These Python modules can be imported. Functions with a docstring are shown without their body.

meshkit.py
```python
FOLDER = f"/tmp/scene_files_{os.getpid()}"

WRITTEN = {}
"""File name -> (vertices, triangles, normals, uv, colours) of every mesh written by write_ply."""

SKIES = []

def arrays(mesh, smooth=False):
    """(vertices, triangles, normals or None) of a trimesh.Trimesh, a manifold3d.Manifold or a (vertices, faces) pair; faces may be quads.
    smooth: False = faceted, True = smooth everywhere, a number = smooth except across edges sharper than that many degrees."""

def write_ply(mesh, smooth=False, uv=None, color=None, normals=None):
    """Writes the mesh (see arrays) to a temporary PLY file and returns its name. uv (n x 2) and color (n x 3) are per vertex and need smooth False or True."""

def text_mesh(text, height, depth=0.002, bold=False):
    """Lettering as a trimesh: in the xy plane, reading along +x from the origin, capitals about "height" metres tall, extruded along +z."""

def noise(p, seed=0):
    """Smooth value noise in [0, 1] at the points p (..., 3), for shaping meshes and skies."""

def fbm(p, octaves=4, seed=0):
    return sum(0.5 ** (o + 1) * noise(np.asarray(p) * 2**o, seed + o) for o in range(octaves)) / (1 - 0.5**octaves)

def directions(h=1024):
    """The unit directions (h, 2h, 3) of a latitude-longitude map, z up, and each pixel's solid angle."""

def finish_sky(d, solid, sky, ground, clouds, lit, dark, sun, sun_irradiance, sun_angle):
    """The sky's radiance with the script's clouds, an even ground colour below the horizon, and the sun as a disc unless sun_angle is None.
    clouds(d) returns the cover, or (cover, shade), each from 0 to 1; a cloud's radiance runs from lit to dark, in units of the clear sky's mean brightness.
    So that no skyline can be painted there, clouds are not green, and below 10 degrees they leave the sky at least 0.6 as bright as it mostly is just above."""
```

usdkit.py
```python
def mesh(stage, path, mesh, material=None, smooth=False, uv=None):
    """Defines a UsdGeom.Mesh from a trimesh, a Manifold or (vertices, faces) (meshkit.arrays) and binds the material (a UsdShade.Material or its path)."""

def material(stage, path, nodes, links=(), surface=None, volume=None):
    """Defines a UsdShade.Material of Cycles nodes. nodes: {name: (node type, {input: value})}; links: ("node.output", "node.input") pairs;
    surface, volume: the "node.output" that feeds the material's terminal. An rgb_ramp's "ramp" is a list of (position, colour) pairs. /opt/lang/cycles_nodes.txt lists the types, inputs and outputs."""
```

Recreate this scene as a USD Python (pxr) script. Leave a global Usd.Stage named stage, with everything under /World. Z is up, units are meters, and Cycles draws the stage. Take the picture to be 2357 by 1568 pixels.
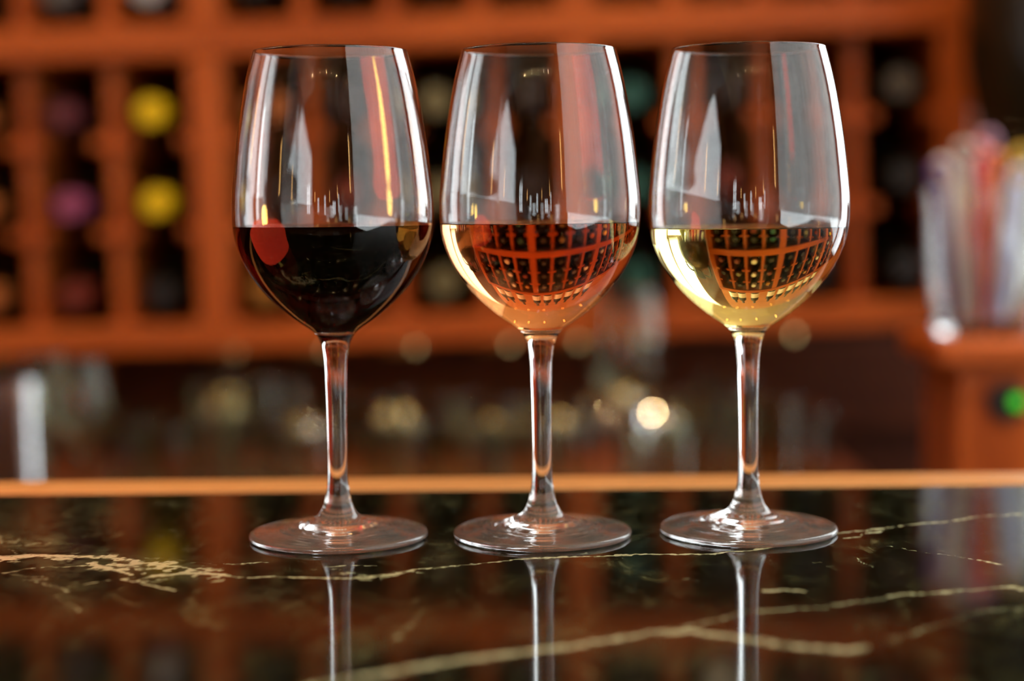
import math, random
import numpy as np
import usdkit
from pxr import Usd, UsdGeom, UsdLux, UsdShade, Gf, Sdf, Vt
from scipy.interpolate import PchipInterpolator

stage = Usd.Stage.CreateInMemory()
UsdGeom.SetStageUpAxis(stage, "Z")
UsdGeom.SetStageMetersPerUnit(stage, 1.0)
UsdGeom.Xform.Define(stage, "/World")
UsdGeom.Scope.Define(stage, "/World/Looks")
rng = random.Random(7)

# ------------------------------------------------------------------ camera, sky, exposure
ZC = 1.06                      # height of the bar counter above the floor
EYE = 0.1532                   # camera height above the counter
FPX, PITCH, ROLL = 4056.0, math.radians(4.65), 0.0098
cam = UsdGeom.Camera.Define(stage, "/World/camera")
cam.CreateHorizontalApertureAttr(36.0)
cam.CreateVerticalApertureAttr(36.0 * 1568 / 2357)
cam.CreateFocalLengthAttr(36.0 * FPX / 2357)
cam.CreateFStopAttr(2.8)
cam.CreateFocusDistanceAttr(0.757)
cam.CreateClippingRangeAttr(Gf.Vec2f(0.02, 200))
cam.CreateExposureAttr(0.08)
cb, sb = math.cos(PITCH), math.sin(PITCH)
_r0, _u0, _b0 = np.array([1.0, 0, 0]), np.array([0, sb, cb]), np.array([0, -cb, sb])
cr, sr = math.cos(ROLL), math.sin(ROLL)
_r, _u = cr * _r0 - sr * _u0, sr * _r0 + cr * _u0
M = np.eye(4)
M[0, :3], M[1, :3], M[2, :3], M[3, :3] = _r, _u, _b0, (0, 0, ZC + EYE)
cam.AddTransformOp().Set(Gf.Matrix4d(*M.ravel().tolist()))

SKY = 2.0                      # overcast daylight outside the windows
SPOT = 1500.0                   # radiance of the small ceiling spots
dome = UsdLux.DomeLight.Define(stage, "/World/sky")
dome.CreateIntensityAttr(SKY)
dome.CreateColorAttr(Gf.Vec3f(0.93, 0.96, 1.0))


def ground_at(px, py, z=0.0):
    """the point at height z (above the counter) seen at a pixel; only used to read positions off the photograph"""
    X, Y = px - 1178.5, 784.0 - py
    d = np.array(_r) * X + np.array(_u) * Y - np.array(_b0) * FPX
    t = (z - EYE) / d[2]
    return d[0] * t, d[1] * t


def at_depth(px, py, y):
    X, Y = px - 1178.5, 784.0 - py
    d = np.array(_r) * X + np.array(_u) * Y - np.array(_b0) * FPX
    t = y / d[1]
    return d[0] * t, EYE + d[2] * t


# ------------------------------------------------------------------ helpers
used = {}


def numbered(parent, name):
    n = used.get((parent, name), 0)
    used[(parent, name)] = n + 1
    return name if n == 0 else "%s_%03d" % (name, n)


def say(prim, label=None, cat=None, group=None, kind=None):
    for k, v in (("label", label), ("category", cat), ("group", group), ("kind", kind)):
        if v:
            prim.SetCustomDataByKey(k, v)
    return prim


def setm(x, m):
    x.AddTransformOp().Set(Gf.Matrix4d(*np.asarray(m, float).T.ravel().tolist()))


def T(x, y, z):
    m = np.eye(4)
    m[:3, 3] = (x, y, z)
    return m


def RZ(a):
    m = np.eye(4)
    c, s = math.cos(a), math.sin(a)
    m[:2, :2] = [[c, -s], [s, c]]
    return m


def RX(a):
    m = np.eye(4)
    c, s = math.cos(a), math.sin(a)
    m[1:3, 1:3] = [[c, -s], [s, c]]
    return m


def RY(a):
    m = np.eye(4)
    c, s = math.cos(a), math.sin(a)
    m[0, 0], m[0, 2], m[2, 0], m[2, 2] = c, s, -s, c
    return m


def thing(name, label, cat, m=np.eye(4), group=None, kind=None):
    path = "/World/" + numbered("/World", name)
    x = UsdGeom.Xform.Define(stage, path)
    setm(x, m)
    say(x.GetPrim(), label, cat, group, kind)
    return path


def put(parent, name, geo, mat, label=None, smooth=None):
    """one Mesh prim; geo = (verts, faces[, normals])"""
    path = parent + "/" + numbered(parent, name)
    v, f = geo[0], geo[1]
    m = usdkit.mesh(stage, path, (v, f), mat, smooth=False if smooth is None else smooth)
    if len(geo) > 2 and geo[2] is not None:
        m.CreateNormalsAttr(Vt.Vec3fArray.FromNumpy(np.asarray(geo[2], np.float32)))
        m.SetNormalsInterpolation("vertex")
    if label:
        m.GetPrim().SetCustomDataByKey("label", label)
    return m


def copy_of(src, m, label, name=None, group=None):
    p = stage.GetPrimAtPath(src)
    base = name or src.split("/")[-1]
    path = "/World/" + numbered("/World", base)
    x = UsdGeom.Xform.Define(stage, path)
    x.GetPrim().GetReferences().AddInternalReference(src)
    x.GetPrim().SetInstanceable(True)
    op = x.MakeMatrixXform()
    op.Set(Gf.Matrix4d(*np.asarray(m, float).T.ravel().tolist()))
    say(x.GetPrim(), label, p.GetCustomDataByKey("category"), group or p.GetCustomDataByKey("group"))
    return path


def join(*gs):
    V, F, n = [], [], 0
    for g in gs:
        V.append(np.asarray(g[0], float))
        F.append(np.asarray(g[1], int) + n)
        n += len(g[0])
    return np.vstack(V), np.vstack(F)


def box(x0, x1, y0, y1, z0, z1, b=0.0):
    """box with chamfered edges of size b"""
    if b <= 0:
        v = np.array([[x, y, z] for z in (z0, z1) for y in (y0, y1) for x in (x0, x1)], float)
        q = [(0, 2, 3, 1), (4, 5, 7, 6), (0, 1, 5, 4), (2, 6, 7, 3), (0, 4, 6, 2), (1, 3, 7, 5)]
        f = [t for a, b_, c, d in q for t in ((a, b_, c), (a, c, d))]
        return v, np.array(f)
    import trimesh
    pts = []
    for sx, X in ((1, x0), (-1, x1)):
        for sy, Y in ((1, y0), (-1, y1)):
            for sz, Z in ((1, z0), (-1, z1)):
                pts += [(X, Y + sy * b, Z + sz * b), (X + sx * b, Y, Z + sz * b), (X + sx * b, Y + sy * b, Z)]
    h = trimesh.convex.convex_hull(np.array(pts))
    return np.array(h.vertices), np.array(h.faces)


def lathe(rz, seg=48, a0=0.0, normals=True):
    """revolve a profile [(r, z), ...] about z; outward side on the right of the direction of travel going up.
    Profile run from bottom to top gives outward normals."""
    p = np.asarray(rz, float)
    n = len(p)
    a = np.linspace(0, 2 * np.pi, seg, endpoint=False) + a0
    c, s = np.cos(a), np.sin(a)
    v = np.stack([p[:, 0:1] * c, p[:, 0:1] * s, np.repeat(p[:, 1:2], seg, 1)], -1).reshape(-1, 3)
    i, j = np.meshgrid(np.arange(n - 1), np.arange(seg), indexing="ij")
    k = (j + 1) % seg
    A, B, C, D = i * seg + j, i * seg + k, (i + 1) * seg + k, (i + 1) * seg + j
    f = np.concatenate([np.stack([A, B, C], -1).reshape(-1, 3), np.stack([A, C, D], -1).reshape(-1, 3)])
    tri = v[f]
    area = np.linalg.norm(np.cross(tri[:, 1] - tri[:, 0], tri[:, 2] - tri[:, 0]), axis=1)
    f = f[area > 1e-14]
    if isinstance(normals, bool) and not normals:
        return v, f
    t = np.gradient(p, axis=0) if isinstance(normals, bool) else normals
    nr, nz = t[:, 1], -t[:, 0]
    L = np.maximum(np.hypot(nr, nz), 1e-12)
    nr, nz = nr / L, nz / L
    nn = np.stack([nr[:, None] * c, nr[:, None] * s, np.repeat(nz[:, None], seg, 1)], -1).reshape(-1, 3)
    return v, f, nn


def smoothpath(pts, n, k=None):
    """resample a polyline smoothly (pchip in chord length)"""
    p = np.asarray(pts, float)
    s = np.concatenate([[0], np.cumsum(np.linalg.norm(np.diff(p, axis=0), axis=1))])
    t = np.linspace(0, s[-1], n)
    return np.stack([PchipInterpolator(s, p[:, i])(t) for i in range(p.shape[1])], -1)


def xf(g, m):
    v = np.asarray(g[0]) @ m[:3, :3].T + m[:3, 3]
    if len(g) > 2 and g[2] is not None:
        return v, g[1], np.asarray(g[2]) @ m[:3, :3].T
    return v, g[1]


def sharp_lathe(rz, seg=32):
    """lathe without normals, smoothed later by angle"""
    g = lathe(rz, seg, normals=False)
    return g


def tube(path, r, seg=10, cap=True):
    p = np.asarray(path, float)
    t = np.gradient(p, axis=0)
    t /= np.linalg.norm(t, axis=1)[:, None]
    ref = np.array([0, 0, 1.0]) if abs(t[0, 2]) < 0.9 else np.array([1.0, 0, 0])
    V = []
    for i in range(len(p)):
        a = np.cross(t[i], ref)
        a /= np.linalg.norm(a)
        b = np.cross(t[i], a)
        ang = np.linspace(0, 2 * np.pi, seg, endpoint=False)
        rr = r[i] if np.ndim(r) else r
        V.append(p[i] + rr * (np.cos(ang)[:, None] * a + np.sin(ang)[:, None] * b))
    V = np.vstack(V)
    F = []
    for i in range(len(p) - 1):
        for j in range(seg):
            k = (j + 1) % seg
            F += [(i * seg + j, i * seg + k, (i + 1) * seg + k), (i * seg + j, (i + 1) * seg + k, (i + 1) * seg + j)]
    if cap:
        n = len(V)
        V = np.vstack([V, p[0], p[-1]])
        e = (len(p) - 1) * seg
        for j in range(seg):
            k = (j + 1) % seg
            F += [(n, k, j), (n + 1, e + j, e + k)]
    return V, np.array(F)


# ------------------------------------------------------------------ materials
L_ = "/World/Looks/"


def plain(name, col, rough=0.5, metal=0.0, spec=0.5, **kw):
    return usdkit.material(stage, L_ + name, {"p": ("principled_bsdf", dict(base_color=col, roughness=rough, metallic=metal, specular_ior_level=spec, **kw))}, surface="p.BSDF")


def wood(name, c_dark, c_light, rough=0.35, scale=(1.5, 1.5, 30), spec=0.5, bump=0.15):
    return usdkit.material(stage, L_ + name, {
        "tc": ("texture_coordinate", {}),
        "mp": ("mapping", {"scale": scale}),
        "n": ("noise_texture", {"scale": 3.0, "detail": 6, "roughness": 0.6, "distortion": 0.6}),
        "r": ("rgb_ramp", {"ramp": [(0.3, c_dark), (0.7, c_light)]}),
        "b": ("bump", {"strength": bump, "distance": 0.001}),
        "p": ("principled_bsdf", {"roughness": rough, "specular_ior_level": spec})},
        [("tc.object", "mp.vector"), ("mp.vector", "n.vector"), ("n.fac", "r.fac"), ("r.color", "p.base_color"), ("n.fac", "b.height"), ("b.normal", "p.normal")], surface="p.BSDF")


def glow(name, col, strength):
    return usdkit.material(stage, L_ + name, {"p": ("principled_bsdf", {"base_color": (0.02, 0.02, 0.02), "emission_color": col, "emission_strength": strength})}, surface="p.BSDF")


rack_wood = wood("rack_wood", (0.32, 0.064, 0.010), (0.52, 0.122, 0.020), 0.38, (8, 8, 1.2), 0.25)
shelf_wood = wood("shelf_wood", (0.32, 0.064, 0.010), (0.52, 0.122, 0.020), 0.38, (1.2, 8, 8), 0.25)
fascia_wood = wood("fascia_wood", (0.40, 0.13, 0.04), (0.52, 0.19, 0.07), 0.5, (1.2, 8, 8), 0.3)
dark_wood = wood("dark_wood", (0.035, 0.007, 0.002), (0.075, 0.015, 0.003), 0.6, (2, 2, 12), 0.15)
edge_wood = wood("edge_wood", (0.42, 0.20, 0.065), (0.60, 0.32, 0.12), 0.33, (2, 30, 30))
panel_wood = wood("panel_wood", (0.10, 0.035, 0.012), (0.20, 0.075, 0.025), 0.35, (6, 6, 0.8))
ceiling_wood = wood("ceiling_wood", (0.20, 0.085, 0.03), (0.32, 0.14, 0.05), 0.5, (1, 8, 8))
floor_wood = wood("floor_wood", (0.10, 0.05, 0.025), (0.18, 0.09, 0.04), 0.3, (8, 1, 8))
plaster = plain("plaster", (0.82, 0.62, 0.38), 0.8)
red_paint = plain("red_paint", (0.42, 0.045, 0.02), 0.6)
steel = plain("steel", (0.75, 0.77, 0.8), 0.14, 1.0)
brass = plain("brass", (0.75, 0.5, 0.2), 0.25, 1.0)
black_plastic = plain("black_plastic", (0.01, 0.01, 0.01), 0.4)
bottle_dark = plain("bottle_dark", (0.006, 0.008, 0.006), 0.08)
bottle_brown = plain("bottle_brown", (0.02, 0.008, 0.004), 0.08)
paper = plain("paper", (0.78, 0.74, 0.66), 0.6)
urn_glaze = plain("urn_glaze", (0.010, 0.009, 0.004), 0.3)
spot_glow = glow("spot_glow", (1.0, 0.60, 0.25), SPOT)
green_glow = glow("green_glow", (0.03, 0.55, 0.01), 1.3)
shelf_glow = glow("shelf_glow", (1.0, 0.66, 0.30), 200.0)
red_shade = glow("red_shade", (1.0, 0.045, 0.012), 3.0)
bulb_glow = glow("bulb_glow", (1.0, 0.62, 0.12), 22.0)

glass = usdkit.material(stage, L_ + "clear_glass", {"g": ("glass_bsdf", {"IOR": 1.5, "roughness": 0.0, "color": (1, 1, 1)})}, surface="g.BSDF")
foot_glass = usdkit.material(stage, L_ + "light_haze_glass", {"g": ("glass_bsdf", {"IOR": 1.5, "roughness": 0.0, "color": (1, 1, 1)}), "d": ("diffuse_bsdf", {"color": (0.85, 0.84, 0.82)}), "m": ("mix_closure", {"fac": 0.045})},  # white diffuse mix stands in for light trapped inside the feet
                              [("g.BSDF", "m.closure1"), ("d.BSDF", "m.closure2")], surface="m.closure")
tumbler_glass = usdkit.material(stage, L_ + "tumbler_glass", {"g": ("glass_bsdf", {"IOR": 1.5, "roughness": 0.0, "color": (0.93, 0.93, 0.86)})}, surface="g.BSDF")
pane_glass = usdkit.material(stage, L_ + "pane_glass", {
    "t": ("transparent_bsdf", {"color": (0.95, 0.97, 0.96)}), "g": ("glossy_bsdf", {"color": (1, 1, 1), "roughness": 0.0}),
    "geo": ("geometry", {}), "io": ("mix_float", {"a": 1.45, "b": 1 / 1.45}), "f": ("fresnel", {}), "m": ("mix_closure", {})},
    [("geo.backfacing", "io.fac"), ("io.result", "f.IOR"), ("f.fac", "m.fac"), ("t.BSDF", "m.closure1"), ("g.BSDF", "m.closure2")], surface="m.closure")


def wine_look(name, sigma):
    """wine in a glass: glass-to-wine interface where the wall wets it, wine-to-air on its free top, coloured by absorption"""
    s = max(sigma) * 1.0001
    return usdkit.material(stage, L_ + name, {
        "geo": ("geometry", {}), "sx": ("separate_xyz", {}),
        "bf": ("math", {"math_type": "multiply_add", "value2": -2.0, "value3": 1.0}),
        "nz": ("math", {"math_type": "multiply"}),
        "top": ("math", {"math_type": "greater_than", "value2": 0.05}),
        "ior": ("mix_float", {"a": 1.34 / 1.5, "b": 1.34}),
        "g": ("glass_bsdf", {"roughness": 0.0, "color": (1, 1, 1)}),
        "v": ("absorption_volume", {"color": tuple(1 - x / s for x in sigma), "density": s})},
        [("geo.true_normal", "sx.vector"), ("geo.backfacing", "bf.value1"), ("bf.value", "nz.value1"), ("sx.z", "nz.value2"),
         ("nz.value", "top.value1"), ("top.value", "ior.fac"), ("ior.result", "g.IOR")], surface="g.BSDF", volume="v.volume")


red_look = wine_look("red_wine_liquid", (75, 420, 520))
rose_look = wine_look("rose_wine_liquid", (0.8, 13, 27))
white_look = wine_look("white_wine_liquid", (0.4, 2.5, 17))

marble = usdkit.material(stage, L_ + "dark_marble", {
    "at": ("attribute", {"attribute": "vein"}), "ag": ("attribute", {"attribute": "green"}),
    "geo": ("geometry", {}),
    "mp": ("mapping", {"scale": (1.0, 0.45, 1.0)}),
    "n1": ("noise_texture", {"scale": 420, "detail": 5, "roughness": 0.65}),
    "n2": ("noise_texture", {"scale": 60, "detail": 8, "roughness": 0.7, "distortion": 1.2}),
    "n3": ("noise_texture", {"scale": 900, "detail": 2}),
    "a1": ("math", {"math_type": "multiply_add", "value2": 1.7, "value3": -0.85}),
    "a2": ("math", {"math_type": "add"}),
    "vr": ("map_range", {"from_min": 0.30, "from_max": 0.85, "clamp": True}),
    "base": ("rgb_ramp", {"ramp": [(0.0, (0.003, 0.004, 0.003)), (0.50, (0.004, 0.005, 0.0035)), (0.60, (0.015, 0.020, 0.010)), (0.72, (0.085, 0.095, 0.050))]}),
    "sp": ("rgb_ramp", {"ramp": [(0.0, (0, 0, 0)), (0.70, (0, 0, 0)), (0.78, (0.30, 0.26, 0.16))]}),
    "addsp": ("mix_color", {"blend_type": "add", "fac": 0.35}),
    "gm": ("mix_color", {"blend_type": "mix", "b": (0.075, 0.10, 0.055)}),
    "vc": ("rgb_ramp", {"ramp": [(0.0, (0.03, 0.05, 0.026)), (0.5, (0.16, 0.215, 0.135)), (1.0, (0.42, 0.47, 0.33))]}),
    "m": ("mix_color", {"blend_type": "mix"}),
    "p": ("principled_bsdf", {"roughness": 0.065, "specular_ior_level": 0.27})},
    [("geo.position", "mp.vector"), ("mp.vector", "n1.vector"), ("mp.vector", "n2.vector"), ("mp.vector", "n3.vector"),
     ("n1.fac", "a1.value1"), ("a1.value", "a2.value1"), ("at.fac", "a2.value2"), ("a2.value", "vr.value"),
     ("n2.fac", "base.fac"), ("n3.fac", "sp.fac"), ("base.color", "addsp.a"), ("sp.color", "addsp.b"),
     ("addsp.result", "gm.a"), ("ag.fac", "gm.fac"),
     ("vr.result", "m.fac"), ("at.fac", "vc.fac"), ("gm.result", "m.a"), ("vc.color", "m.b"), ("m.result", "p.base_color")], surface="p.BSDF")

# ------------------------------------------------------------------ the room
XL, XR, YF, YB, ZT = -3.2, 1.45, -5.2, 2.45, 3.7


def struct(name, geo, mat, label, smooth=None):
    m = put("/World", name, geo, mat, label, smooth)
    say(m.GetPrim(), kind="structure")
    return m


struct("floor", box(XL - .1, XR + .1, YF - .1, YB + .1, -0.06, 0), floor_wood, "dark brown wooden floor of the bar room")
struct("ceiling", box(XL - .1, XR + .1, YF - .1, YB + .1, ZT, ZT + 0.06), plaster, "cream plaster ceiling over the bar")


def wall_with_holes(a0, a1, holes, z0, z1, axis, at, th):
    """holes: (a, b, za, zb) along the wall"""
    gs, cur = [], a0
    mk = (lambda a, b, c, d: box(at, at + th, a, b, c, d)) if axis == "y" else (lambda a, b, c, d: box(a, b, at, at + th, c, d))
    for a, b, za, zb in sorted(holes):
        if a > cur:
            gs.append(mk(cur, a, z0, z1))
        gs += [mk(a, b, z0, za), mk(a, b, zb, z1)]
        cur = b
    gs.append(mk(cur, a1, z0, z1))
    return join(*gs)


nwin = [0]


def window(axis, at, a, b, za, zb, label, nx, nz, bar=0.03, mat=None):
    nwin[0] += 1
    p = thing("window_%d" % nwin[0], label, "window", kind="structure")
    mk = (lambda a_, b_, c, d, t: box(at - t, at + t, a_, b_, c, d)) if axis == "y" else (lambda a_, b_, c, d, t: box(a_, b_, at - t, at + t, c, d))
    w = bar * 1.6
    t = 0.03 if bar >= 0.03 else 0.018
    gs = [mk(a, a + w, za, zb, t), mk(b - w, b, za, zb, t), mk(a, b, za, za + w, t), mk(a, b, zb - w, zb, t)]
    for i in range(1, nx):
        c = a + (b - a) * i / nx
        gs.append(mk(c - bar / 2, c + bar / 2, za, zb, .02))
    for i in range(1, nz):
        c = za + (zb - za) * i / nz
        gs.append(mk(a, b, c - bar / 2, c + bar / 2, .02))
    put(p, "window_frame", join(*gs), mat or panel_wood)
    for i in range(nx):
        for j in range(nz):
            put(p, "pane", mk(a + (b - a) * i / nx, a + (b - a) * (i + 1) / nx, za + (zb - za) * j / nz, za + (zb - za) * (j + 1) / nz, .002), pane_glass)


rw = [(-1.75, 1.48, .6, 3.6), (1.53, 2.475, .6, 3.6)]
bw = [(0.98, 1.475, 1.2, 3.6)]
lw = [(0.55, 0.85, 0.95, 2.2)]
fw = [(-2.75, -2.2, 0.95, 2.5), (-1.35, -1.05, 1.0, 1.9), (-0.55, -0.25, 0.9, 2.0), (0.45, 0.9, 0.9, 1.7), (1.1, 1.35, 1.0, 2.1)]
struct("wall_right", wall_with_holes(YF, YB + .04, rw, 0, ZT, "y", XR, 0.04), panel_wood, "wood-panelled wall with tall windows right of the bar")
struct("wall_back", wall_with_holes(XL - .1, XR + .04, bw, 0, ZT, "x", YB, 0.04), dark_wood, "dark red-brown wall behind the bottle rack")
struct("wall_left", wall_with_holes(YF, YB, lw, 0, ZT, "y", XL - 0.1, 0.1), panel_wood, "wood-panelled wall left of the bar")
struct("wall_front", wall_with_holes(XL, XR, fw, 0, ZT, "x", YF - 0.1, 0.1), panel_wood, "wood-panelled wall across the room from the bar")
for i, h in enumerate(rw):
    window("y", XR + .02, *h, ("tall shop window in the right wall, behind the camera", "wide tall shop window in the right wall beside the bar")[i], 1, 1, 0.012)
for h in bw:
    window("x", YB + .02, *h, "tall window in the back wall right of the urn", 1, 1, 0.01)
for h in lw:
    window("y", XL - .05, *h, "single wooden window in the left wall beside the bar", 1, 2)
for i, h in enumerate(fw):
    window("x", YF - .05, *h, "small paned window across the room, %s from the left wall" % ("first", "second", "third", "fourth", "fifth")[i], 2, 3)

sheer = usdkit.material(stage, L_ + "sheer_cloth", {"t": ("translucent_bsdf", {"color": (0.60, 0.57, 0.55)}), "d": ("diffuse_bsdf", {"color": (0.6, 0.58, 0.55)}), "m": ("mix_closure", {"fac": 0.3})},
                         [("t.BSDF", "m.closure1"), ("d.BSDF", "m.closure2")], surface="m.closure")
drape_cloth = plain("drape_cloth", (0.40, 0.05, 0.03), 0.9)


def curtain(name, label, y0, y1, z0, z1, xw, amp, waves, mat):
    n = int(waves * 14)
    t = np.linspace(0, 1, n)
    yy = y0 + (y1 - y0) * t
    xx = xw + amp * np.sin(2 * np.pi * waves * t) + 0.3 * amp * np.sin(2 * np.pi * waves * 2.3 * t + 1)
    V = np.concatenate([np.stack([xx, yy, np.full(n, z1)], -1), np.stack([xx + 0.25 * (xx - xw), yy, np.full(n, z0)], -1)])
    F = [f for i in range(n - 1) for f in ((i, i + 1, n + i + 1), (i, n + i + 1, n + i))]
    c = thing(name, label, "curtain")
    put(c, "cloth", (V, np.array(F)), mat, smooth=True)
    put(c, "curtain_rod", tube([(xw, y0 - 0.03, z1 + 0.015), (xw, y1 + 0.03, z1 + 0.015)], 0.012, 12), brass, smooth=50)


curtain("sheer_curtain", "pale sheer curtain hanging over the shop window behind the camera", -1.72, 1.43, ZC + 0.03, 3.58, XR - 0.10, 0.02, 21, sheer)
curtain("red_drape", "dark red drape gathered between the two shop windows", 1.43, 1.56, ZC + 0.02, 3.5, XR - 0.16, 0.02, 3, drape_cloth)

# ------------------------------------------------------------------ bar counter with veined marble top
Y0, Y1, YE = 0.36, 0.917, 0.957
bar = thing("bar_counter", "bar counter with polished dark veined marble top and wooden edging", "bar counter", T(0, 0, ZC))

VEINS = [  # half width in px, strength, points read off the photograph
    (7, 1.0, [(-40, 1290), (0, 1288), (55, 1284), (100, 1279), (150, 1280), (250, 1284), (310, 1291), (330, 1298)]),
    (5, 0.8, [(60, 1276), (110, 1277), (180, 1284), (260, 1283)]),
    (6, 1.0, [(205, 1302), (240, 1308), (275, 1316), (300, 1322)]),
    (7, 0.85, [(250, 1300), (290, 1305), (330, 1300), (360, 1298), (400, 1296)]),
    (5, 0.8, [(310, 1312), (350, 1308), (400, 1304), (430, 1309), (445, 1316)]),
    (5, 1.0, [(335, 1333), (350, 1327), (390, 1322), (430, 1319), (480, 1322), (515, 1326)]),
    (4, 0.9, [(430, 1308), (455, 1316), (490, 1323)]),
    (2.6, 1.0, [(285, 1333), (310, 1340), (330, 1344), (365, 1352), (395, 1360)]),
    (3, 0.9, [(318, 1341), (328, 1333), (350, 1326)]),
    (2.6, 0.9, [(280, 1335), (298, 1331), (312, 1329)]),
    (1.6, 0.7, [(145, 1352), (200, 1345), (250, 1338), (285, 1333)]),
    (2.3, 0.95, [(505, 1326), (570, 1329), (650, 1329), (720, 1330), (760, 1331), (800, 1331), (850, 1327), (900, 1320), (960, 1311), (1040, 1305), (1100, 1299), (1180, 1290), (1240, 1286), (1300, 1284), (1400, 1280), (1500, 1277), (1640, 1276), (1730, 1268), (1830, 1248), (1925, 1227), (2000, 1221), (2100, 1209), (2200, 1197), (2300, 1187), (2400, 1178)]),
    (3.6, 0.8, [(800, 1331), (850, 1329), (900, 1322), (950, 1315)]),
    (1.8, 0.8, [(1945, 1241), (1975, 1236), (1990, 1229), (2015, 1225), (2040, 1219)]),
    (3.2, 1.0, [(2005, 1227), (2018, 1225), (2030, 1224)]),
    (1.3, 0.8, [(1960, 1283), (1985, 1292), (2012, 1307)]),
    (1.2, 0.6, [(2035, 1257), (2080, 1264), (2130, 1273), (2230, 1285)]),
    (2.0, 0.85, [(2230, 1288), (2260, 1294), (2305, 1300)]),
    (3.5, 0.8, [(1760, 1361), (1808, 1359), (1830, 1360), (1848, 1362)]),
    (2.2, 0.6, [(0, 1320), (60, 1310), (110, 1307), (160, 1306), (205, 1301)]),
    (3.5, 0.5, [(20, 1322), (60, 1327), (110, 1327), (110, 1334), (60, 1337)]),
    (3.8, 0.55, [(75, 1338), (100, 1343), (130, 1353), (155, 1362), (140, 1370), (130, 1379), (150, 1390), (172, 1400), (180, 1405)]),
    (2.0, 0.6, [(-5, 1228), (8, 1238), (6, 1258), (22, 1268), (40, 1274), (55, 1281)]),
    (2.2, 0.7, [(515, 1299), (550, 1299), (600, 1297), (620, 1296)]),
    (1.2, 0.5, [(400, 1292), (470, 1296), (500, 1300)]),
    (2.2, 0.75, [(745, 1306), (800, 1303), (860, 1304)]),
    (4, 0.4, [(370, 1160), (410, 1164), (460, 1167)]),
    (2, 0.3, [(250, 1223), (300, 1221), (350, 1218)]),
    (8, 0.85, [(700, 1590), (780, 1568), (900, 1546), (1000, 1530), (1100, 1515), (1200, 1503), (1300, 1490), (1400, 1474), (1500, 1456), (1580, 1452), (1650, 1464), (1780, 1480), (1880, 1492), (1945, 1497), (1990, 1490)]),
    (5, 0.6, [(1570, 1448), (1590, 1440), (1650, 1427), (1720, 1410), (1820, 1402), (1900, 1397), (2000, 1382), (2080, 1369), (2180, 1362), (2280, 1354), (2330, 1352), (2380, 1358)]),
    (5, 1.0, [(2310, 1353), (2335, 1354), (2355, 1357)]),
    (4, 0.7, [(2070, 1369), (2110, 1366), (2160, 1363)]),
    (6, 0.45, [(2030, 1475), (2080, 1464), (2120, 1452), (2190, 1430), (2250, 1408), (2357, 1400)]),
    (6, 0.6, [(2095, 1462), (2110, 1455), (2130, 1447)]),
    (7, 0.45, [(905, 1470), (925, 1457), (945, 1435), (955, 1420)]),
    (5, 0.35, [(820, 1510), (850, 1498), (880, 1488)]),
    (6, 0.35, [(240, 1540), (262, 1548), (280, 1540)]),
    (4, 0.3, [(1400, 1338), (1430, 1352), (1460, 1362)]),
    (3, 0.3, [(960, 1190), (1000, 1180), (1040, 1175)]),
    (6, 0.4, [(1950, 1560), (2000, 1552), (2060, 1548)]),
]
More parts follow.
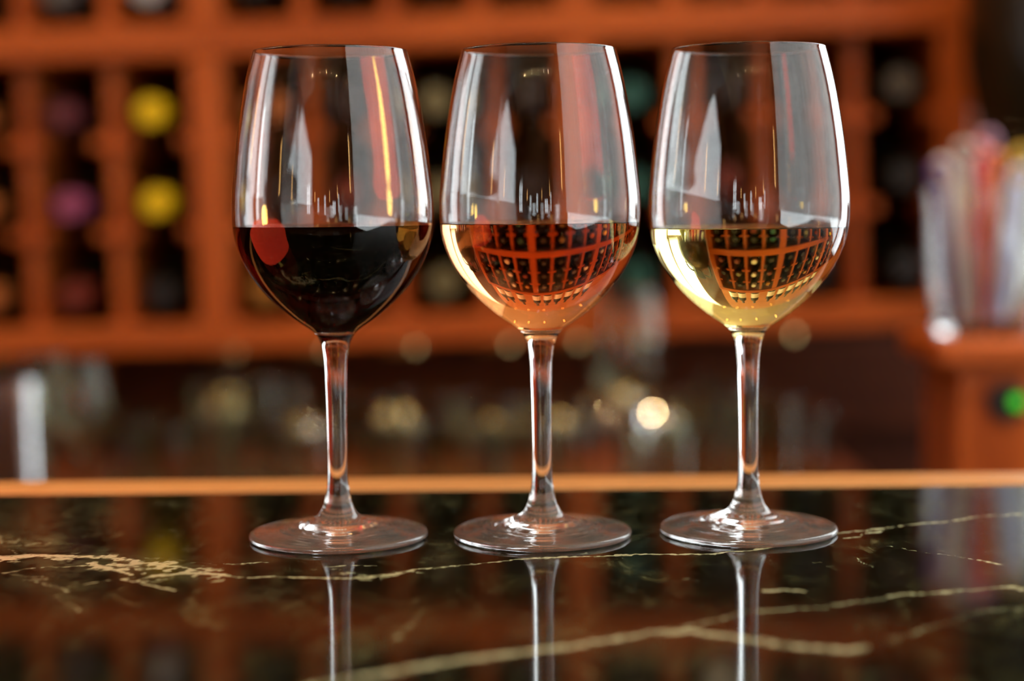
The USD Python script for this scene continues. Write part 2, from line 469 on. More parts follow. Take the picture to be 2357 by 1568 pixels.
GREENS = [(14, 0.9, [(30, 1246), (70, 1246), (115, 1248)]), (18, 0.6, [(120, 1300), (250, 1292), (330, 1302), (420, 1312)]), (26, 0.30, [(20, 1180), (120, 1200), (220, 1180)]),
          (16, 0.4, [(60, 1335), (150, 1365), (160, 1400)]), (20, 0.35, [(800, 1500), (930, 1450)]), (22, 0.25, [(1250, 1450), (1700, 1550)]), (9, 0.45, [(150, 1352), (215, 1350)]),
          (14, 0.3, [(590, 1375), (640, 1372)]), (16, 0.3, [(1400, 1210), (1470, 1230)])]
xs = np.unique(np.concatenate([np.arange(-0.36, 0.3601, 0.0007), np.linspace(-2.4, -0.36, 60), np.linspace(0.36, 1.44, 50)]))
ys = [Y0]
while ys[-1] < Y1:
    ys.append(ys[-1] + max(0.0007, 1.5 * ys[-1] ** 2 / (FPX * EYE)))
ys[-1] = Y1
ys = np.array(ys)
GX, GY = np.meshgrid(xs, ys)
P = np.stack([GX, GY, np.zeros_like(GX)], -1).reshape(-1, 3)
# warp the drawn lines with noise so that they wander like stone veins
import meshkit
rel = P - np.array([0, 0, EYE])
dd = -(rel @ _b0)
PX = np.stack([1178.5 + FPX * (rel @ _r) / dd, 784 - FPX * (rel @ _u) / dd], -1)
wv = (meshkit.fbm(P * 90, 4, 3) - 0.5), (meshkit.fbm(P * 90 + 7.7, 4, 5) - 0.5)
wf = (meshkit.fbm(P * 500, 3, 9) - 0.5)
PW = PX + np.stack([wv[0] * 26, wv[1] * 9 + wf * 4], -1)
near = (PX[:, 0] > -150) & (PX[:, 0] < 2500)


def lines(spec, pts, soft=1.0):
    out = np.zeros(len(pts))
    for hw, st, pl in spec:
        pl = np.asarray(pl, float)
        lo, hi = pl.min(0) - 8 * hw - 10, pl.max(0) + 8 * hw + 10
        idx = np.nonzero((pts > lo).all(1) & (pts < hi).all(1))[0]
        if not len(idx):
            continue
        q = pts[idx] * [0.45, 1.0]
        d = np.full(len(idx), 1e9)
        for a, b in zip(pl[:-1] * [0.45, 1.0], pl[1:] * [0.45, 1.0]):
            ab = b - a
            t = np.clip(((q - a) @ ab) / max(ab @ ab, 1e-9), 0, 1)
            d = np.minimum(d, np.linalg.norm(q - a - t[:, None] * ab, axis=1))
        out[idx] = np.maximum(out[idx], st * np.clip(1.35 - soft * d / hw, 0, 1))
    return out


vein = lines([(hw * (0.6 if i < 7 else 0.75), st, pl) for i, (hw, st, pl) in enumerate(VEINS)], PW, 0.85)
green = lines(GREENS, PW, 0.6) * np.clip(meshkit.fbm(P * 260, 4, 2) * 3 - 0.9, 0, 1)
# beyond the frame the stone goes on with loose veins of the same kind
PATCH = [(10, 1.0, [(-40, 1288), (60, 1284), (150, 1282), (250, 1285), (315, 1293)]), (11, 1.0, [(205, 1301), (265, 1308), (330, 1317), (350, 1322)]), (15, 1.0, [(290, 1296), (360, 1303), (430, 1312), (500, 1325)]),
         (9, 0.8, [(330, 1336), (390, 1324), (480, 1322)]), (12, 0.5, [(20, 1322), (90, 1330), (160, 1350)]), (10, 0.55, [(0, 1245), (60, 1250), (120, 1246)]), (8, 0.7, [(740, 1310), (850, 1330), (960, 1316)])]
grainy = meshkit.fbm(P * [230, 230, 1] + 3.1, 5, 17)
env = lines(PATCH, PW, 0.8)
patch = env * np.clip((grainy - 0.52) * 9 + 0.35 * env, 0, 1)
vein = np.maximum(vein * (0.6 + 0.95 * np.clip((meshkit.fbm(P * 420, 3, 31) - 0.25) * 1.6, 0, 1)), patch)
hair = np.clip(1 - np.abs(meshkit.fbm(P * [26, 60, 1] + 1.7, 5, 41) - 0.5) * 90, 0, 1) * np.clip((meshkit.fbm(P * 30, 3, 43) - 0.52) * 6, 0, 1) * 0.55
vein = np.maximum(vein, hair)
far = np.clip(1.2 - np.abs(meshkit.fbm(P * [4, 9, 1], 4, 21) - 0.5) * 70, 0, 1) * 0.8
vein = np.where(near, vein, far)
nx, ny = len(xs), len(ys)
I, J = np.meshgrid(np.arange(ny - 1), np.arange(nx - 1), indexing="ij")
A = I * nx + J
faces = np.concatenate([np.stack([A, A + 1, A + nx + 1], -1).reshape(-1, 3), np.stack([A, A + nx + 1, A + nx], -1).reshape(-1, 3)])
side = box(xs[0], xs[-1], Y0, Y1, -0.03, -0.0002)
nP = len(P)
top = put(bar, "marble_top", (np.vstack([P, side[0]]), np.vstack([faces, side[1] + nP])), marble, "polished black marble top with cream and green veins")
for nm, val in (("vein", vein), ("green", green)):
    UsdGeom.PrimvarsAPI(top).CreatePrimvar(nm, Sdf.ValueTypeNames.FloatArray, "vertex").Set(Vt.FloatArray.FromNumpy(np.concatenate([val, np.zeros(8)]).astype(np.float32)))
put(bar, "wood_edging", box(xs[0], xs[-1], Y1, YE, -0.045, 0.0008, 0.003), edge_wood, "honey-coloured wooden strip along the far edge")
put(bar, "bar_front", box(xs[0], xs[-1], Y0 + 0.06, YE - 0.02, -ZC, -0.0302), panel_wood)

# ------------------------------------------------------------------ wine glasses
def zpx(y, x=1722.0):
    """height of a point of the glasses' outline seen at row y"""
    return at_depth(x, y, 0.797)[1]


K = 0.799 / FPX
outl = [(1176, 49.6), (1168.7, 43), (1157, 37), (1138, 30.5), (1122.6, 26.6), (1106.7, 24.4), (1080, 22.9), (1059, 22.3), (1000, 22.1), (931, 22.6), (867, 24.0), (810, 27.0), (793, 29.5),
        (772, 33.7), (761.5, 38.5), (751, 47.2), (740, 65.8), (729.7, 82.8), (708.5, 109.8), (687.3, 134.7), (644.9, 172.9), (602.4, 199.9), (560, 217.8), (542, 222.7), (510, 227.6), (478.5, 228.8),
        (445, 228.0), (414.9, 225.2), (330, 216.3), (207, 197.0), (143.6, 182.7), (112, 174.0)]
up = [(w * K, zpx(y)) for y, w in outl]
foot_top = [(0.0404, 0.0013), (0.0402, 0.0021), (0.0393, 0.0027), (0.036, 0.0031), (0.031, 0.0036), (0.026, 0.0043), (0.022, 0.0051), (0.0175, 0.0063), (0.0137, 0.0080)]
ztop = zpx(107)
prof = smoothpath([(0.0396, 0.0), (0.0401, 0.0004)] + foot_top + up, 420)
from scipy.ndimage import gaussian_filter1d
def soften(p, s):
    q = gaussian_filter1d(p, s, axis=0, mode="nearest")
    q[0], q[-1] = p[0], p[-1]
    return q
nfoot = 70
prof = np.vstack([prof[:nfoot], soften(prof[nfoot - 12:], 5)[12:]])
fr = prof[:, 0]
mask = (prof[:, 1] < 0.009) & (fr > 0.0115) & (fr < 0.030)
prof[mask, 1] += 0.00016 * np.sin((fr[mask] - 0.0115) / 0.0042 * 2 * np.pi) * np.clip((0.030 - fr[mask]) / 0.012, 0, 1)
prof[nfoot - 20:nfoot + 20] = soften(prof[nfoot - 20:nfoot + 20], 4)
under = smoothpath([(0.0, 0.0009), (0.012, 0.0008), (0.024, 0.0005), (0.034, 0.0002), (0.0385, 0.00002), (0.0396, 0.0)], 40)
# wall thickness and inner profile (from the inside bottom up to the rim)
zb_in = zpx(747)
tng = np.gradient(prof, axis=0)
nrm = np.stack([tng[:, 1], -tng[:, 0]], -1)
nrm /= np.linalg.norm(nrm, axis=1)[:, None]
zz = prof[:, 1]
thick = np.interp(zz, [zb_in, zpx(690), zpx(600), ztop], [0.0026, 0.0017, 0.0013, 0.0010])
inn = prof - nrm * thick[:, None]
inn = inn[(zz > zpx(715))]
inner = smoothpath(np.vstack([[(0.0, zb_in), (0.0035, zb_in + 0.00015), (0.0075, zb_in + 0.0011)], inn]), 400)
inner = soften(inner, 4)
inner[0] = (0.0, inner[0, 1])
rt = (prof[-1] + inner[-1]) / 2
rr = np.linalg.norm(prof[-1] - inner[-1]) / 2
ra = np.linspace(0, np.pi, 14)[1:-1]
rim = np.stack([rt[0] + rr * np.cos(ra), rt[1] + rr * np.sin(ra) * 1.1], -1)


def curve_normals(p):
    return np.gradient(p, axis=0)


SEG = 224
GROUND = {"red": (-0.0796, 0.7916), "rose": (0.0131, 0.7920), "white": (0.1072, 0.7965)}


def inner_radius(z):
    return np.interp(z, inner[:, 1], inner[:, 0])


def build_glass(label, x, y, zw):
    g = thing("wine_glass", label, "wine glass", T(x, y, ZC))
    iw = np.searchsorted(inner[:, 1], zw)
    cut = np.array([inner_radius(zw), zw])
    dry = np.vstack([cut, inner[iw:]])
    whole = np.vstack([under, prof[1:], rim, dry[::-1]])
    t = curve_normals(whole)
    a = len(under) + int(np.argmax(prof[:, 1] > 0.0125))      # foot | stem
    b = len(under) + int(np.argmax(prof[:, 1] > zpx(772)))    # stem | bowl
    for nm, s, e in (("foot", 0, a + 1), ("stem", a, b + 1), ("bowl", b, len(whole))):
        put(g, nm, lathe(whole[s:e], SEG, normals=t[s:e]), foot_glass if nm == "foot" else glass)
    return g


MEN = 0.0004


def build_wine(name, label, x, y, zw, mat):
    iw = np.searchsorted(inner[:, 1], zw)
    R = inner_radius(zw)
    side = np.vstack([inner[:iw], (R, zw)])
    # meniscus: the free surface curls up at the wall
    dm = np.linspace(0, 1, 40)[1:] ** 1.6 * 0.0075
    tp = np.stack([R - dm, zw - MEN * (1 - np.exp(-dm / 0.0005))], -1)
    flat = np.stack([np.linspace(R - 0.0075, 0, 14), np.full(14, tp[-1, 1])], -1)[1:]
    topc = np.vstack([[(R, zw)], tp, flat])
    t1, t2 = np.gradient(side, axis=0), np.gradient(topc, axis=0)
    g1, g2 = lathe(side, SEG, normals=t1), lathe(topc, SEG, normals=t2)
    v = np.vstack([g1[0], g2[0]])
    f = np.vstack([g1[1], g2[1] + len(g1[0])])
    n = np.vstack([g1[2], g2[2]])
    path = "/World/" + numbered("/World", name)
    mesh = usdkit.mesh(stage, path, (v, f), mat)
    mesh.CreateNormalsAttr(Vt.Vec3fArray.FromNumpy(n.astype(np.float32)))
    mesh.SetNormalsInterpolation("vertex")
    setm(mesh, T(x, y, ZC))
    say(mesh.GetPrim(), label, "wine")


ZW = {"red": at_depth(765, 519, 0.7916)[1], "rose": at_depth(1241, 512, 0.792)[1], "white": at_depth(1722, 522, 0.7965)[1]}
build_glass("stemmed wine glass holding dark red wine, leftmost of three on the marble", *GROUND["red"], ZW["red"])
build_glass("stemmed wine glass holding amber rose wine, between the two other glasses", *GROUND["rose"], ZW["rose"])
build_glass("stemmed wine glass holding pale yellow white wine, rightmost of three on the marble", *GROUND["white"], ZW["white"])
build_wine("red_wine", "dark red, almost black wine in the left glass", *GROUND["red"], ZW["red"], red_look)
build_wine("rose_wine", "orange-pink rose wine in the middle glass", *GROUND["rose"], ZW["rose"], rose_look)
build_wine("white_wine", "pale golden white wine in the right glass", *GROUND["white"], ZW["white"], white_look)

# ------------------------------------------------------------------ wine rack on the back wall
U0, W0, RD, YAW, TILT, PT, EX, RP = -0.599, 0.2637, 2.0, -0.0203, 0.026, 0.1003, 0.0215, 0.1025
RM = T(0, RD, ZC) @ RZ(YAW) @ RY(-TILT)
DW, DEP = 0.017, 0.31


def col_u(c):
    return U0 + PT * c + EX * (math.floor((c - 3) / 4) + 1)


C0, C1 = -9, 10
w_bot = W0 - 2 * RP - 0.037
w_top = W0 + 0.060
B = 0.040
UPPER = [w_top + B + 0.037 + RP * k for k in range(3)]
w_top2 = UPPER[2] + 0.062
rack = thing("wine_rack", "orange-brown wooden wine rack on the wall behind the bar, full of lying bottles", "wine rack", RM)
uL, uR = col_u(C0) - PT / 2 - EX - DW / 2, col_u(C1) + PT / 2 + EX + DW / 2
for nm, wa, wb in (("shelf_board", w_bot - 0.032, w_bot), ("shelf_board", w_top, w_top + B), ("shelf_board", w_top2, w_top2 + 0.035)):
    put(rack, nm, box(uL, uR, 0, DEP, wa, wb, 0.003), shelf_wood)
put(rack, "back_panel", box(uL, uR, DEP, DEP + 0.012, w_bot - 0.032, w_top2 + 0.035), dark_wood)
for wa, wb in ((w_bot, w_top), (w_top + B, w_top2)):
    for c in range(C0, C1 + 2):
        edge = (c - 3) % 4 == 0
        uc = (col_u(c) + col_u(c - 1)) / 2
        if c == C0:
            uc = col_u(c) - PT / 2 - EX / 2
        if c == C1 + 1:
            uc = col_u(C1) + PT / 2 + EX / 2
        hw = (DW + (EX if edge else 0)) / 2
        put(rack, "post" if edge else "divider", box(uc - hw, uc + hw, 0.001 if edge else 0.022, DEP, wa, wb, 0.002), rack_wood)
    rows = [W0, W0 - RP] if wb == w_top else [UPPER[2], UPPER[1]]
    for c in range(C0, C1 + 1):
        for w in rows:
            for s in (-1, 1):
                e = col_u(c) + s * (PT - DW) / 2
                a, b = (e, e + 0.016) if s < 0 else (e - 0.016, e)
                put(rack, "rail", box(a, b, 0.006, DEP, w - 0.0265 - 0.014, w - 0.0265, 0.0015), rack_wood)

body_p = [(0, 0.0), (0.0345, 0.0), (0.0365, 0.003), (0.0370, 0.008), (0.0370, 0.185), (0.0362, 0.196), (0.0325, 0.208), (0.0250, 0.219), (0.0180, 0.228), (0.0150, 0.238), (0.0142, 0.250)]
cap_p = [(0.0146, 0.236), (0.0146, 0.282), (0.0153, 0.283), (0.0153, 0.296), (0.0148, 0.2985), (0.0, 0.2985)]
lab_p = [(0.03715, 0.05), (0.03735, 0.0502), (0.03735, 0.135), (0.03715, 0.1352)]
def soft_bottle(p):
    return sharp_lathe(p, 40)


caps = {}
CAPS = {"yellow": (0.88, 0.62, 0.0), "plum": (0.11, 0.018, 0.03), "mauve": (0.30, 0.06, 0.16), "dark red": (0.16, 0.018, 0.008), "amber": (0.40, 0.17, 0.02), "olive beige": (0.17, 0.15, 0.07),
        "teal": (0.012, 0.10, 0.085), "black": (0.008, 0.008, 0.009), "silver grey": (0.42, 0.42, 0.45), "orange": (0.42, 0.13, 0.03), "white": (0.75, 0.72, 0.65), "dull grey": (0.10, 0.10, 0.10)}
for k, v in CAPS.items():
    caps[k] = plain("capsule_" + k.replace(" ", "_"), v, 0.45)
colour_at = {  # (column, row) of the lower rack
    (1, 0): "plum", (1, 1): "mauve", (1, 2): "dark red", (2, 0): "yellow", (2, 1): "yellow", (2, 2): "black", (0, 0): "orange", (0, 1): "orange", (0, 2): "orange",
    (3, 0): "orange", (3, 1): "black", (3, 2): "amber", (4, 0): "black", (4, 1): "dark red", (4, 2): "dark red", (5, 0): "olive beige", (5, 1): "olive beige", (5, 2): "olive beige",
    (6, 0): "black", (6, 1): "black", (6, 2): "dark red", (7, 0): "teal", (7, 1): "teal", (7, 2): "teal", (8, 0): "black", (8, 1): "dark red", (8, 2): "teal", (9, 0): "black", (9, 1): "black", (9, 2): "black",
    (10, 0): "dull grey", (10, 1): "black", (10, 2): "black"}
up_colour = {(1, 0): "dull grey", (2, 0): "silver grey", (3, 0): "black", (4, 0): "black", (5, 0): "black", (6, 0): "black", (7, 0): "black", (8, 0): "white", (8, 1): "white", (8, 2): "white", (7, 2): "amber", (9, 1): "olive beige", (0, 0): "black"}
first = {}
ORD = ["leftmost", "second", "third", "fourth", "fifth", "sixth", "seventh", "eighth", "ninth", "tenth", "eleventh", "twelfth", "thirteenth", "fourteenth", "fifteenth", "sixteenth", "seventeenth", "eighteenth", "nineteenth", "rightmost"]


def where_col(c):
    """columns counted as the photograph shows them, from its left edge; the last one is at the rack's right end"""
    if c < 0:
        return "%s column beyond the left edge" % ORD[-c - 1] if c < -1 else "first column beyond the left edge"
    return "rightmost column" if c == C1 else ("column cut by picture's left edge" if c == 0 else "%s full column from left" % ("first" if c == 1 else ORD[c - 1]))


def rack_bottle(c, w, colour, where, jit):
    m = RM @ T(col_u(c) + jit[0], 0.294 + jit[2], w + jit[1]) @ RZ(jit[3]) @ RX(math.pi / 2)
    label = "wine bottle with %s capsule, %s" % (colour, where)
    if colour in first:
        return copy_of(first[colour], m, label, "wine_bottle", "bottles lying in the wine rack")
    b = thing("wine_bottle", label, "wine bottle", m, "bottles lying in the wine rack")
    put(b, "body", soft_bottle(body_p), bottle_dark, smooth=40)
    put(b, "capsule", soft_bottle(cap_p), caps[colour], colour + " capsule", smooth=40)
    first[colour] = b


for c in range(C0, C1 + 1):
    k = c - C0
    for r in range(3):
        col = colour_at.get((c, r)) or rng.choice(["black", "dark red", "plum", "orange", "amber", "black", "teal"])
        rack_bottle(c, W0 - RP * r + (0.0004 if r < 2 else 0.0003), col, "lower rack, %s row, %s" % (("upper", "middle", "bottom")[r], where_col(c)), (rng.uniform(-.0015, .0015), 0, rng.uniform(-.008, .004), 0))
    for r in range(3):
        if c == C1 and r == 2:
            continue
        col = up_colour.get((c, r)) or rng.choice(["black", "black", "dark red", "amber", "black", "dull grey", "white"])
        rack_bottle(c, UPPER[r] + 0.0004, col, "upper rack, %s row, %s" % (("bottom", "middle", "upper")[r], where_col(c)), (rng.uniform(-.0015, .0015), 0, rng.uniform(-.008, .004), 0))

# bottles with pale labels standing on top of the rack (they show in the wine's upside-down image)
sb0 = None
for i, u in enumerate([-0.42, -0.31, -0.21, -0.11, -0.01, 0.09, 0.24, 0.36, 0.44]):
    m = RM @ T(u, 0.10, w_top2 + 0.0352) @ RZ(rng.uniform(-.3, .3))
    lab = "dark bottle with pale label standing on the rack top, %s from left" % ORD[i]
    if sb0:
        copy_of(sb0, m, lab, "standing_bottle")
    else:
        sb0 = thing("standing_bottle", lab, "bottle", m, "bottles standing on top of the rack")
        put(sb0, "body", soft_bottle(body_p), bottle_dark, smooth=40)
        put(sb0, "capsule", soft_bottle(cap_p), caps["black"], smooth=40)
        put(sb0, "paper_label", sharp_lathe(lab_p, 40), paper, "pale paper label", smooth=40)

# ------------------------------------------------------------------ back counter with glassware
ZB = -0.162
XC = 0.62
bc = thing("back_counter", "dark wooden counter under the wine rack, crowded with glasses", "counter", T(0, 0, ZC))
put(bc, "counter_top", box(XL + 0.01, 0.40, 1.55, YB - 0.005, ZB - 0.03, ZB, 0.004), dark_wood)
put(bc, "base", box(XL + 0.01, 0.39, 1.6, YB - 0.005, -ZC, ZB - 0.0301), dark_wood)
put(bc, "recess_shade_panel", box(XL + 0.01, 0.66, YB - 0.06, YB - 0.04, ZB + 0.0003, w_bot - 0.07), dark_wood)  # dark board added to stand in for shade under the rack
struct("trim_1", box(XL + 0.02, 0.64, YB - 0.05, YB - 0.004, ZC + w_top2 + 0.1, ZT - 0.01), fascia_wood, "orange-brown wooden fascia on the wall above the rack")


def tumbler(r0, r1, h, t=0.0016):
    o = smoothpath([(r0 - 0.002, 0.0), (r0, 0.002), (r1, h - 0.001)], 16)
    i = smoothpath([(r1 - t, h - 0.001), (r0 - t, 0.009), (r0 - t - 0.004, 0.007), (0, 0.007)], 16)
    return np.vstack([[(0, 0.0006)], o, [(r1 - t / 2, h)], i])


def stem_glass(s, h):
    zs = h / 0.2206
    pr = np.vstack([[(0, .002)], under[-1:], prof[1::6], rim[::4], inner[::-8]])
    return pr * [s, zs]


wg_big = stem_glass(0.82, 0.225)
wg_small = stem_glass(0.72, 0.16)
tb_tall = tumbler(0.026, 0.033, 0.13)
tb_low = tumbler(0.030, 0.037, 0.095)
tb_mid = tumbler(0.028, 0.034, 0.115)
gl0 = {}
SPOTS = [  # (column in the photograph, depth, profile, kind, words)
    (112, 1.80, "small", "left one of the pair beside the steel cup"), (190, 1.74, "small", "right one of the pair beside the steel cup"),
    (305, 1.80, "low", "left of two low ones"), (370, 1.72, "low", "right of two low ones"),
    (505, 1.76, "tall", "left one of two tall ones"), (575, 1.82, "tall", "right one of two tall ones"),
    (640, 1.93, "mid", "just left of the red wine's stem, further one"), (702, 1.68, "low", "just left of the red wine's stem, nearest one"),
    (838, 1.76, "mid", "first right of the red wine's stem"), (915, 1.70, "low", "second right of the red wine's stem"), (985, 1.78, "mid", "third right of the red wine's stem"),
    (1060, 1.70, "low", "fourth right of the red wine's stem"), (1132, 1.76, "mid", "fifth right of the red wine's stem"), (1205, 1.70, "low", "just left of the rose wine's stem"),
    (1290, 1.76, "mid", "just right of the rose wine's stem"), (1445, 1.74, "big", "tallest one, between the rose and white wine"), (1515, 1.66, "low", "right of the tallest"),
    (1610, 1.76, "mid", "left of the white wine's stem"), (1672, 1.82, "tall", "behind the white wine's stem"), (1770, 1.74, "mid", "first right of the white wine's stem"), (1835, 1.80, "low", "second right of the white wine's stem")]
PR = {"small": wg_small, "big": wg_big, "tall": tb_tall, "low": tb_low, "mid": tb_mid}
NM = {"small": ("stemmed_glass", "clear stemmed glass"), "big": ("large_stemmed_glass", "large clear stemmed wine glass"), "tall": ("highball_glass", "tall clear tumbler"), "low": ("tumbler", "low clear tumbler"), "mid": ("water_glass", "medium clear tumbler")}
for px, D, kind, words in SPOTS:
    x, _ = at_depth(px, 1050, D)
    m = T(x, D, ZC + ZB + 0.0003)
    lab = "%s on back counter, %s" % (NM[kind][1], words)
    if kind in gl0:
        copy_of(gl0[kind], m, lab)
        continue
    gl0[kind] = g = thing(NM[kind][0], lab, "glass", m, "glasses on the back counter" if kind != "big" else None)
    pr = PR[kind]
    if kind in ("small", "big"):
        n = len(pr)
        zc = pr[:, 1]
        a = 1 + int(np.argmax(zc[1:] > 0.06 * zc.max()))
        b = 1 + int(np.argmax(zc[1:] > 0.42 * zc.max()))
        tt = np.gradient(pr, axis=0)
        for nm, s, e in (("foot", 0, a + 1), ("stem", a, b + 1), ("bowl", b, n)):
            put(g, nm, lathe(pr[s:e], 64, normals=tt[s:e]), tumbler_glass)
    else:
        put(g, "glass_body", lathe(pr, 64, normals=False), tumbler_glass, smooth=35)

x, _ = at_depth(38, 1050, 1.72)
sh = thing("mixing_cup", "polished steel mixing cup on the back counter at the left edge", "cup", T(x, 1.72, ZC + ZB))
put(sh, "cup_body", sharp_lathe([(0, 0), (0.034, 0), (0.036, 0.002), (0.030, 0.142), (0.0305, 0.144), (0.0285, 0.144), (0.0330, 0.01), (0.0, 0.01)], 64), steel, smooth=40)

# ------------------------------------------------------------------ cabinet at the right with jar, stirrers, urn
ct = 0.016
cab = thing("side_cabinet", "dark wooden cabinet behind the partition, carrying the large urn", "cabinet", T(0, 0, ZC))
put(cab, "cabinet_top", box(0.49, 1.05, 1.66, 1.985, ct - 0.026, ct, 0.004), dark_wood)
put(cab, "cabinet_body", box(0.505, 1.04, 1.68, 1.98, -ZC, ct - 0.0261, 0.003), dark_wood)
PY0, PY1 = 1.45, 1.57
px0 = at_depth(2150, 800, PY0)[0]
pz = at_depth(2250, 768, 1.50)[1]
part = thing("bar_partition", "orange-brown wooden partition with overhanging cap at the right edge, behind the marble", "partition", T(0, 0, ZC))
put(part, "cap_board", box(px0, 0.70, PY0 - 0.016, PY1 + 0.006, pz - 0.022, pz, 0.004), shelf_wood)
put(part, "partition_body", box(px0 + 0.020, 0.69, PY0, PY1, -ZC, pz - 0.0221, 0.002), rack_wood)
bx, bz = at_depth(2318, 924, PY0)
sw = thing("push_button", "round black push button with glowing green lens on the partition front", "button", T(bx, PY0 - 0.0003, ZC + bz) @ RX(math.pi / 2))
put(sw, "housing", sharp_lathe([(0.0, 0), (0.017, 0), (0.017, 0.003), (0.015, 0.005), (0.0, 0.005)], 48), black_plastic, smooth=35)
gx, gz = at_depth(2338, 924, PY0)
put(sw, "green_lens", xf(sharp_lathe([(0.0, 0.0049), (0.006, 0.0049), (0.0054, 0.007), (0.003, 0.008), (0.0, 0.0081)], 32), T(gx - bx, 0, 0)), green_glow, "glowing green lens", smooth=40)

JY = 1.51
jx, _ = at_depth(2262, 760, JY)
ct_urn, ct = ct, pz
jar = thing("stirrer_jar", "tapered clear pint glass full of coloured stirrers on the partition", "glass", T(jx, JY, ZC + ct + 0.0003))
put(jar, "glass_body", lathe(tumbler(0.041, 0.050, 0.124, 0.0026), 96, normals=False), glass, smooth=35)
STIR = [("white", (0.85, 0.87, 0.9)), ("cream", (0.72, 0.66, 0.48)), ("violet", (0.10, 0.03, 0.30)), ("orange", (0.80, 0.28, 0.05)), ("red", (0.55, 0.04, 0.05)), ("pale blue", (0.45, 0.58, 0.92)),
        ("pink", (0.72, 0.22, 0.22)), ("yellow", (0.75, 0.55, 0.08)), ("lilac", (0.42, 0.26, 0.42)), ("sage green", (0.42, 0.48, 0.30)), ("grey", (0.45, 0.45, 0.45))]
slot = [(-0.036, 0.000, -0.030, 0.155), (-0.030, 0.018, -0.02, 0.145), (-0.040, -0.006, -0.035, 0.150), (0.004, 0.012, 0.012, 0.16), (-0.004, -0.018, -0.006, 0.155), (0.012, -0.022, 0.022, 0.145), (-0.012, 0.004, -0.002, 0.17), (0.026, 0.008, 0.03, 0.165), (0.000, 0.028, 0.01, 0.182), (0.034, -0.012, 0.04, 0.16), (-0.022, -0.028, -0.022, 0.17)]
for (nm, col), (bx_, by_, tx_, hh) in zip(STIR, slot):
    mt = plain("stirrer_" + nm.replace(" ", "_"), col, 0.35)
    a, b = np.array([bx_ * 0.64, by_ * 0.64, 0.0125]), np.array([(tx_ * 1.0 + bx_ * 0.25) * 0.88, by_ * 0.94, hh * 0.86])
    st = thing("drink_stirrer", "%s plastic drink stirrer with looped end in the glass jar" % nm, "stirrer", T(jx, JY, ZC + ct), "stirrers in the jar")
    # flat paddle-like rod with a ring at its upper end
    d = (b - a) / np.linalg.norm(b - a)
    put(st, "rod", tube(np.linspace(a, b, 8), np.array([.0085 if nm in ("white", "pale blue", "cream") else .005] * 8)), mt, smooth=50)
    ang = np.linspace(0, 2 * np.pi, 25)
    cen = b + d * 0.0078
    ring = cen + 0.008 * (np.sin(ang)[:, None] * np.array([1.0, 0, 0]) - np.cos(ang)[:, None] * d)
    put(st, "loop", tube(ring, 0.0026, 8, cap=False), mt, smooth=50)

ux, _ = at_depth(2506, 300, 1.85)
urn_p = smoothpath([(0.0, 0.0), (0.056, 0.0), (0.058, 0.006), (0.056, 0.03), (0.058, 0.08), (0.072, 0.13), (0.098, 0.175), (0.117, 0.225), (0.126, 0.285), (0.127, 0.33), (0.121, 0.39), (0.10, 0.44), (0.065, 0.475), (0.045, 0.50), (0.042, 0.54), (0.05, 0.565), (0.046, 0.566), (0.036, 0.54), (0.0, 0.53)], 90)
urn = thing("ceramic_urn", "large dark glazed urn narrowing to its base on the cabinet behind the jar", "urn", T(ux, 1.85, ZC + ct_urn + 0.0003))
put(urn, "vessel", lathe(urn_p, 96, normals=False), urn_glaze, smooth=50)
for s in (-1, 1):
    pth = smoothpath([(s * 0.044, 0, 0.53), (s * 0.085, 0, 0.53), (s * 0.115, 0, 0.49), (s * 0.112, 0, 0.42)], 20)
    put(urn, "handle", tube(pth, 0.009, 12), urn_glaze, smooth=60)

# ------------------------------------------------------------------ lamps of the room
lamp = thing("table_lamp", "small brass lamp with low glowing red glass shade on the counter's left end", "lamp", T(-0.365, 0.70, ZC))
put(lamp, "base", sharp_lathe([(0, 0), (0.07, 0), (0.07, 0.005), (0.05, 0.009), (0.0, 0.009)], 48), brass, smooth=35)
put(lamp, "shade", sharp_lathe([(0.122, 0.010), (0.130, 0.016), (0.130, 0.095), (0.09, 0.122), (0.086, 0.120), (0.125, 0.092), (0.125, 0.016), (0.122, 0.010)], 64), red_shade, "glowing red shade", smooth=35)
put(lamp, "bulb", sharp_lathe([(0.0, 0.01), (0.010, 0.012), (0.010, 0.10), (0.018, 0.115), (0.020, 0.13), (0.018, 0.148), (0.011, 0.158), (0.0, 0.16)], 32), bulb_glow, "glowing warm tubular bulb", smooth=60)

dl0 = None
k = 0
for ry, y in enumerate((1.35, 0.35, -1.6, -3.4)):
    for rx, x in enumerate((-1.7, -0.9, -0.2, 0.35, 0.85)):
        m = T(x + 0.1, y, ZT)
        lab = "small round warm ceiling spot, %s row from the rack, %s from left" % (("first", "second", "third", "fourth")[ry], ORD[rx])
        if dl0:
            copy_of(dl0, m, lab)
        else:
            dl0 = thing("ceiling_spot", lab, "ceiling light", m, "ceiling spots")
            put(dl0, "trim_ring", sharp_lathe([(0.022, -0.012), (0.055, -0.010), (0.058, 0.0), (0.022, 0.0), (0.022, -0.012)], 40), brass, smooth=35)
            put(dl0, "spot_bulb", sharp_lathe([(0.0, -0.0105), (0.013, -0.010), (0.0205, -0.006), (0.0205, -0.001), (0.0, -0.001)], 32), spot_glow, smooth=35)

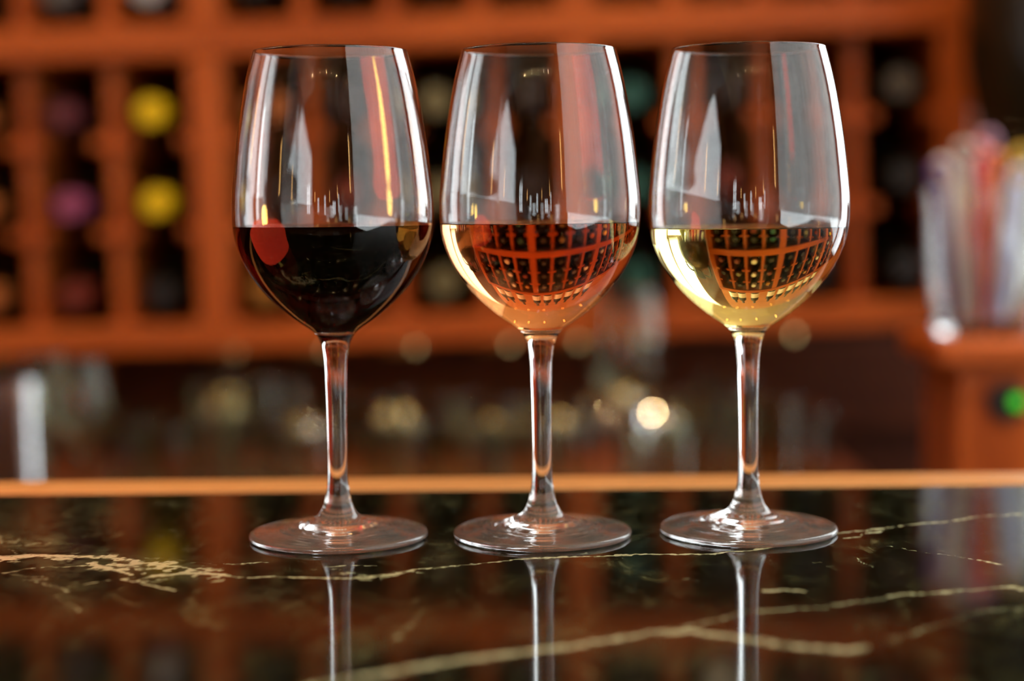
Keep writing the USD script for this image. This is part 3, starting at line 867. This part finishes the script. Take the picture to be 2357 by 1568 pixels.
# added unseen puck lights under the rack board, making glints over the glassware
pl0 = None
for i, u in enumerate((-0.62, -0.34, -0.235, -0.13, -0.02, 0.06, 0.135, 0.31)):
    m = RM @ T(u, 0.05, w_bot - 0.0325)
    lab = "small added warm puck light under the rack's bottom board, %s from left" % ORD[i]
    if pl0:
        copy_of(pl0, m, lab)
    else:
        pl0 = thing("added_puck_light", lab, "added shelf light", m, "added puck lights under the rack")
        put(pl0, "trim_ring", sharp_lathe([(0.014, -0.010), (0.022, -0.009), (0.023, 0.0), (0.014, 0.0), (0.014, -0.010)], 40), brass, smooth=35)
        put(pl0, "light_lens", sharp_lathe([(0.0, -0.006), (0.010, -0.0058), (0.0135, -0.005), (0.0135, -0.001), (0.0, -0.001)], 32), shelf_glow, "glowing lens", smooth=35)

# little steel shakers added between the glasses, caps domed to catch puck light glints
ss0 = None
for i, (px, D, sc) in enumerate(((508, 2.01, 1.25), (702, 2.0, 0.85), (915, 2.03, 0.95), (1130, 2.0, 0.85), (1292, 2.02, 0.85), (1441, 2.0, 1.15), (1512, 2.03, 0.9))):
    x, _ = at_depth(px, 1050, D)
    m = T(x, D, ZC + ZB + 0.0003) @ np.diag([sc, sc, sc, 1.0])
    lab = "small added steel shaker with domed cap on back counter, %s from left" % ORD[i]
    if ss0:
        copy_of(ss0, m, lab)
    else:
        ss0 = thing("added_steel_shaker", lab, "shaker", m, "added steel shakers on the back counter")
        put(ss0, "shaker_body", sharp_lathe([(0.0, 0.0), (0.021, 0.0), (0.022, 0.002), (0.022, 0.048), (0.0, 0.048)], 40), steel, smooth=40)
        th = np.linspace(0, np.pi / 2, 12)
        put(ss0, "domed_cap", sharp_lathe([(0.0, 0.0482), (0.0232, 0.0482), (0.0232, 0.056)] + [(0.0232 * math.cos(a), 0.056 + 0.0215 * math.sin(a)) for a in th[1:-1]] + [(0.0, 0.0775)], 48), steel, smooth=60)

# thin warm wall lamps added around the room to reflect as streaks in the bowls
sc0 = None
lamp_glow = glow("lamp_glow", (1.0, 0.58, 0.2), 9.0)
for i, (x, y, z, a) in enumerate(((-1.6, YF, 1.9, 0), (0.15, YF, 1.9, 0), (1.08, YF, 2.1, 0), (XL, -1.2, 1.9, -math.pi / 2), (XL, -2.7, 1.9, -math.pi / 2), (XL, 1.6, 1.9, -math.pi / 2), (XR, -2.3, 2.0, math.pi / 2))):
    m = T(x, y, z) @ RZ(a)
    lab = "slim added warm tubular wall lamp in the room, %s in order" % ("first", "second", "third", "fourth", "fifth", "sixth", "seventh")[i]
    if sc0:
        copy_of(sc0, m, lab)
    else:
        sc0 = thing("added_wall_lamp", lab, "wall lamp", m, "added wall lamps of the bar room")
        put(sc0, "back_plate", box(-0.04, 0.04, 0.0005, 0.02, -0.30, 0.30, 0.004), brass)
        put(sc0, "light_tube", xf(sharp_lathe([(0.0, -0.26), (0.022, -0.26), (0.026, -0.25), (0.026, 0.25), (0.022, 0.26), (0.0, 0.26)], 24), T(0, 0.05, 0)), lamp_glow, "glowing tube", smooth=35)
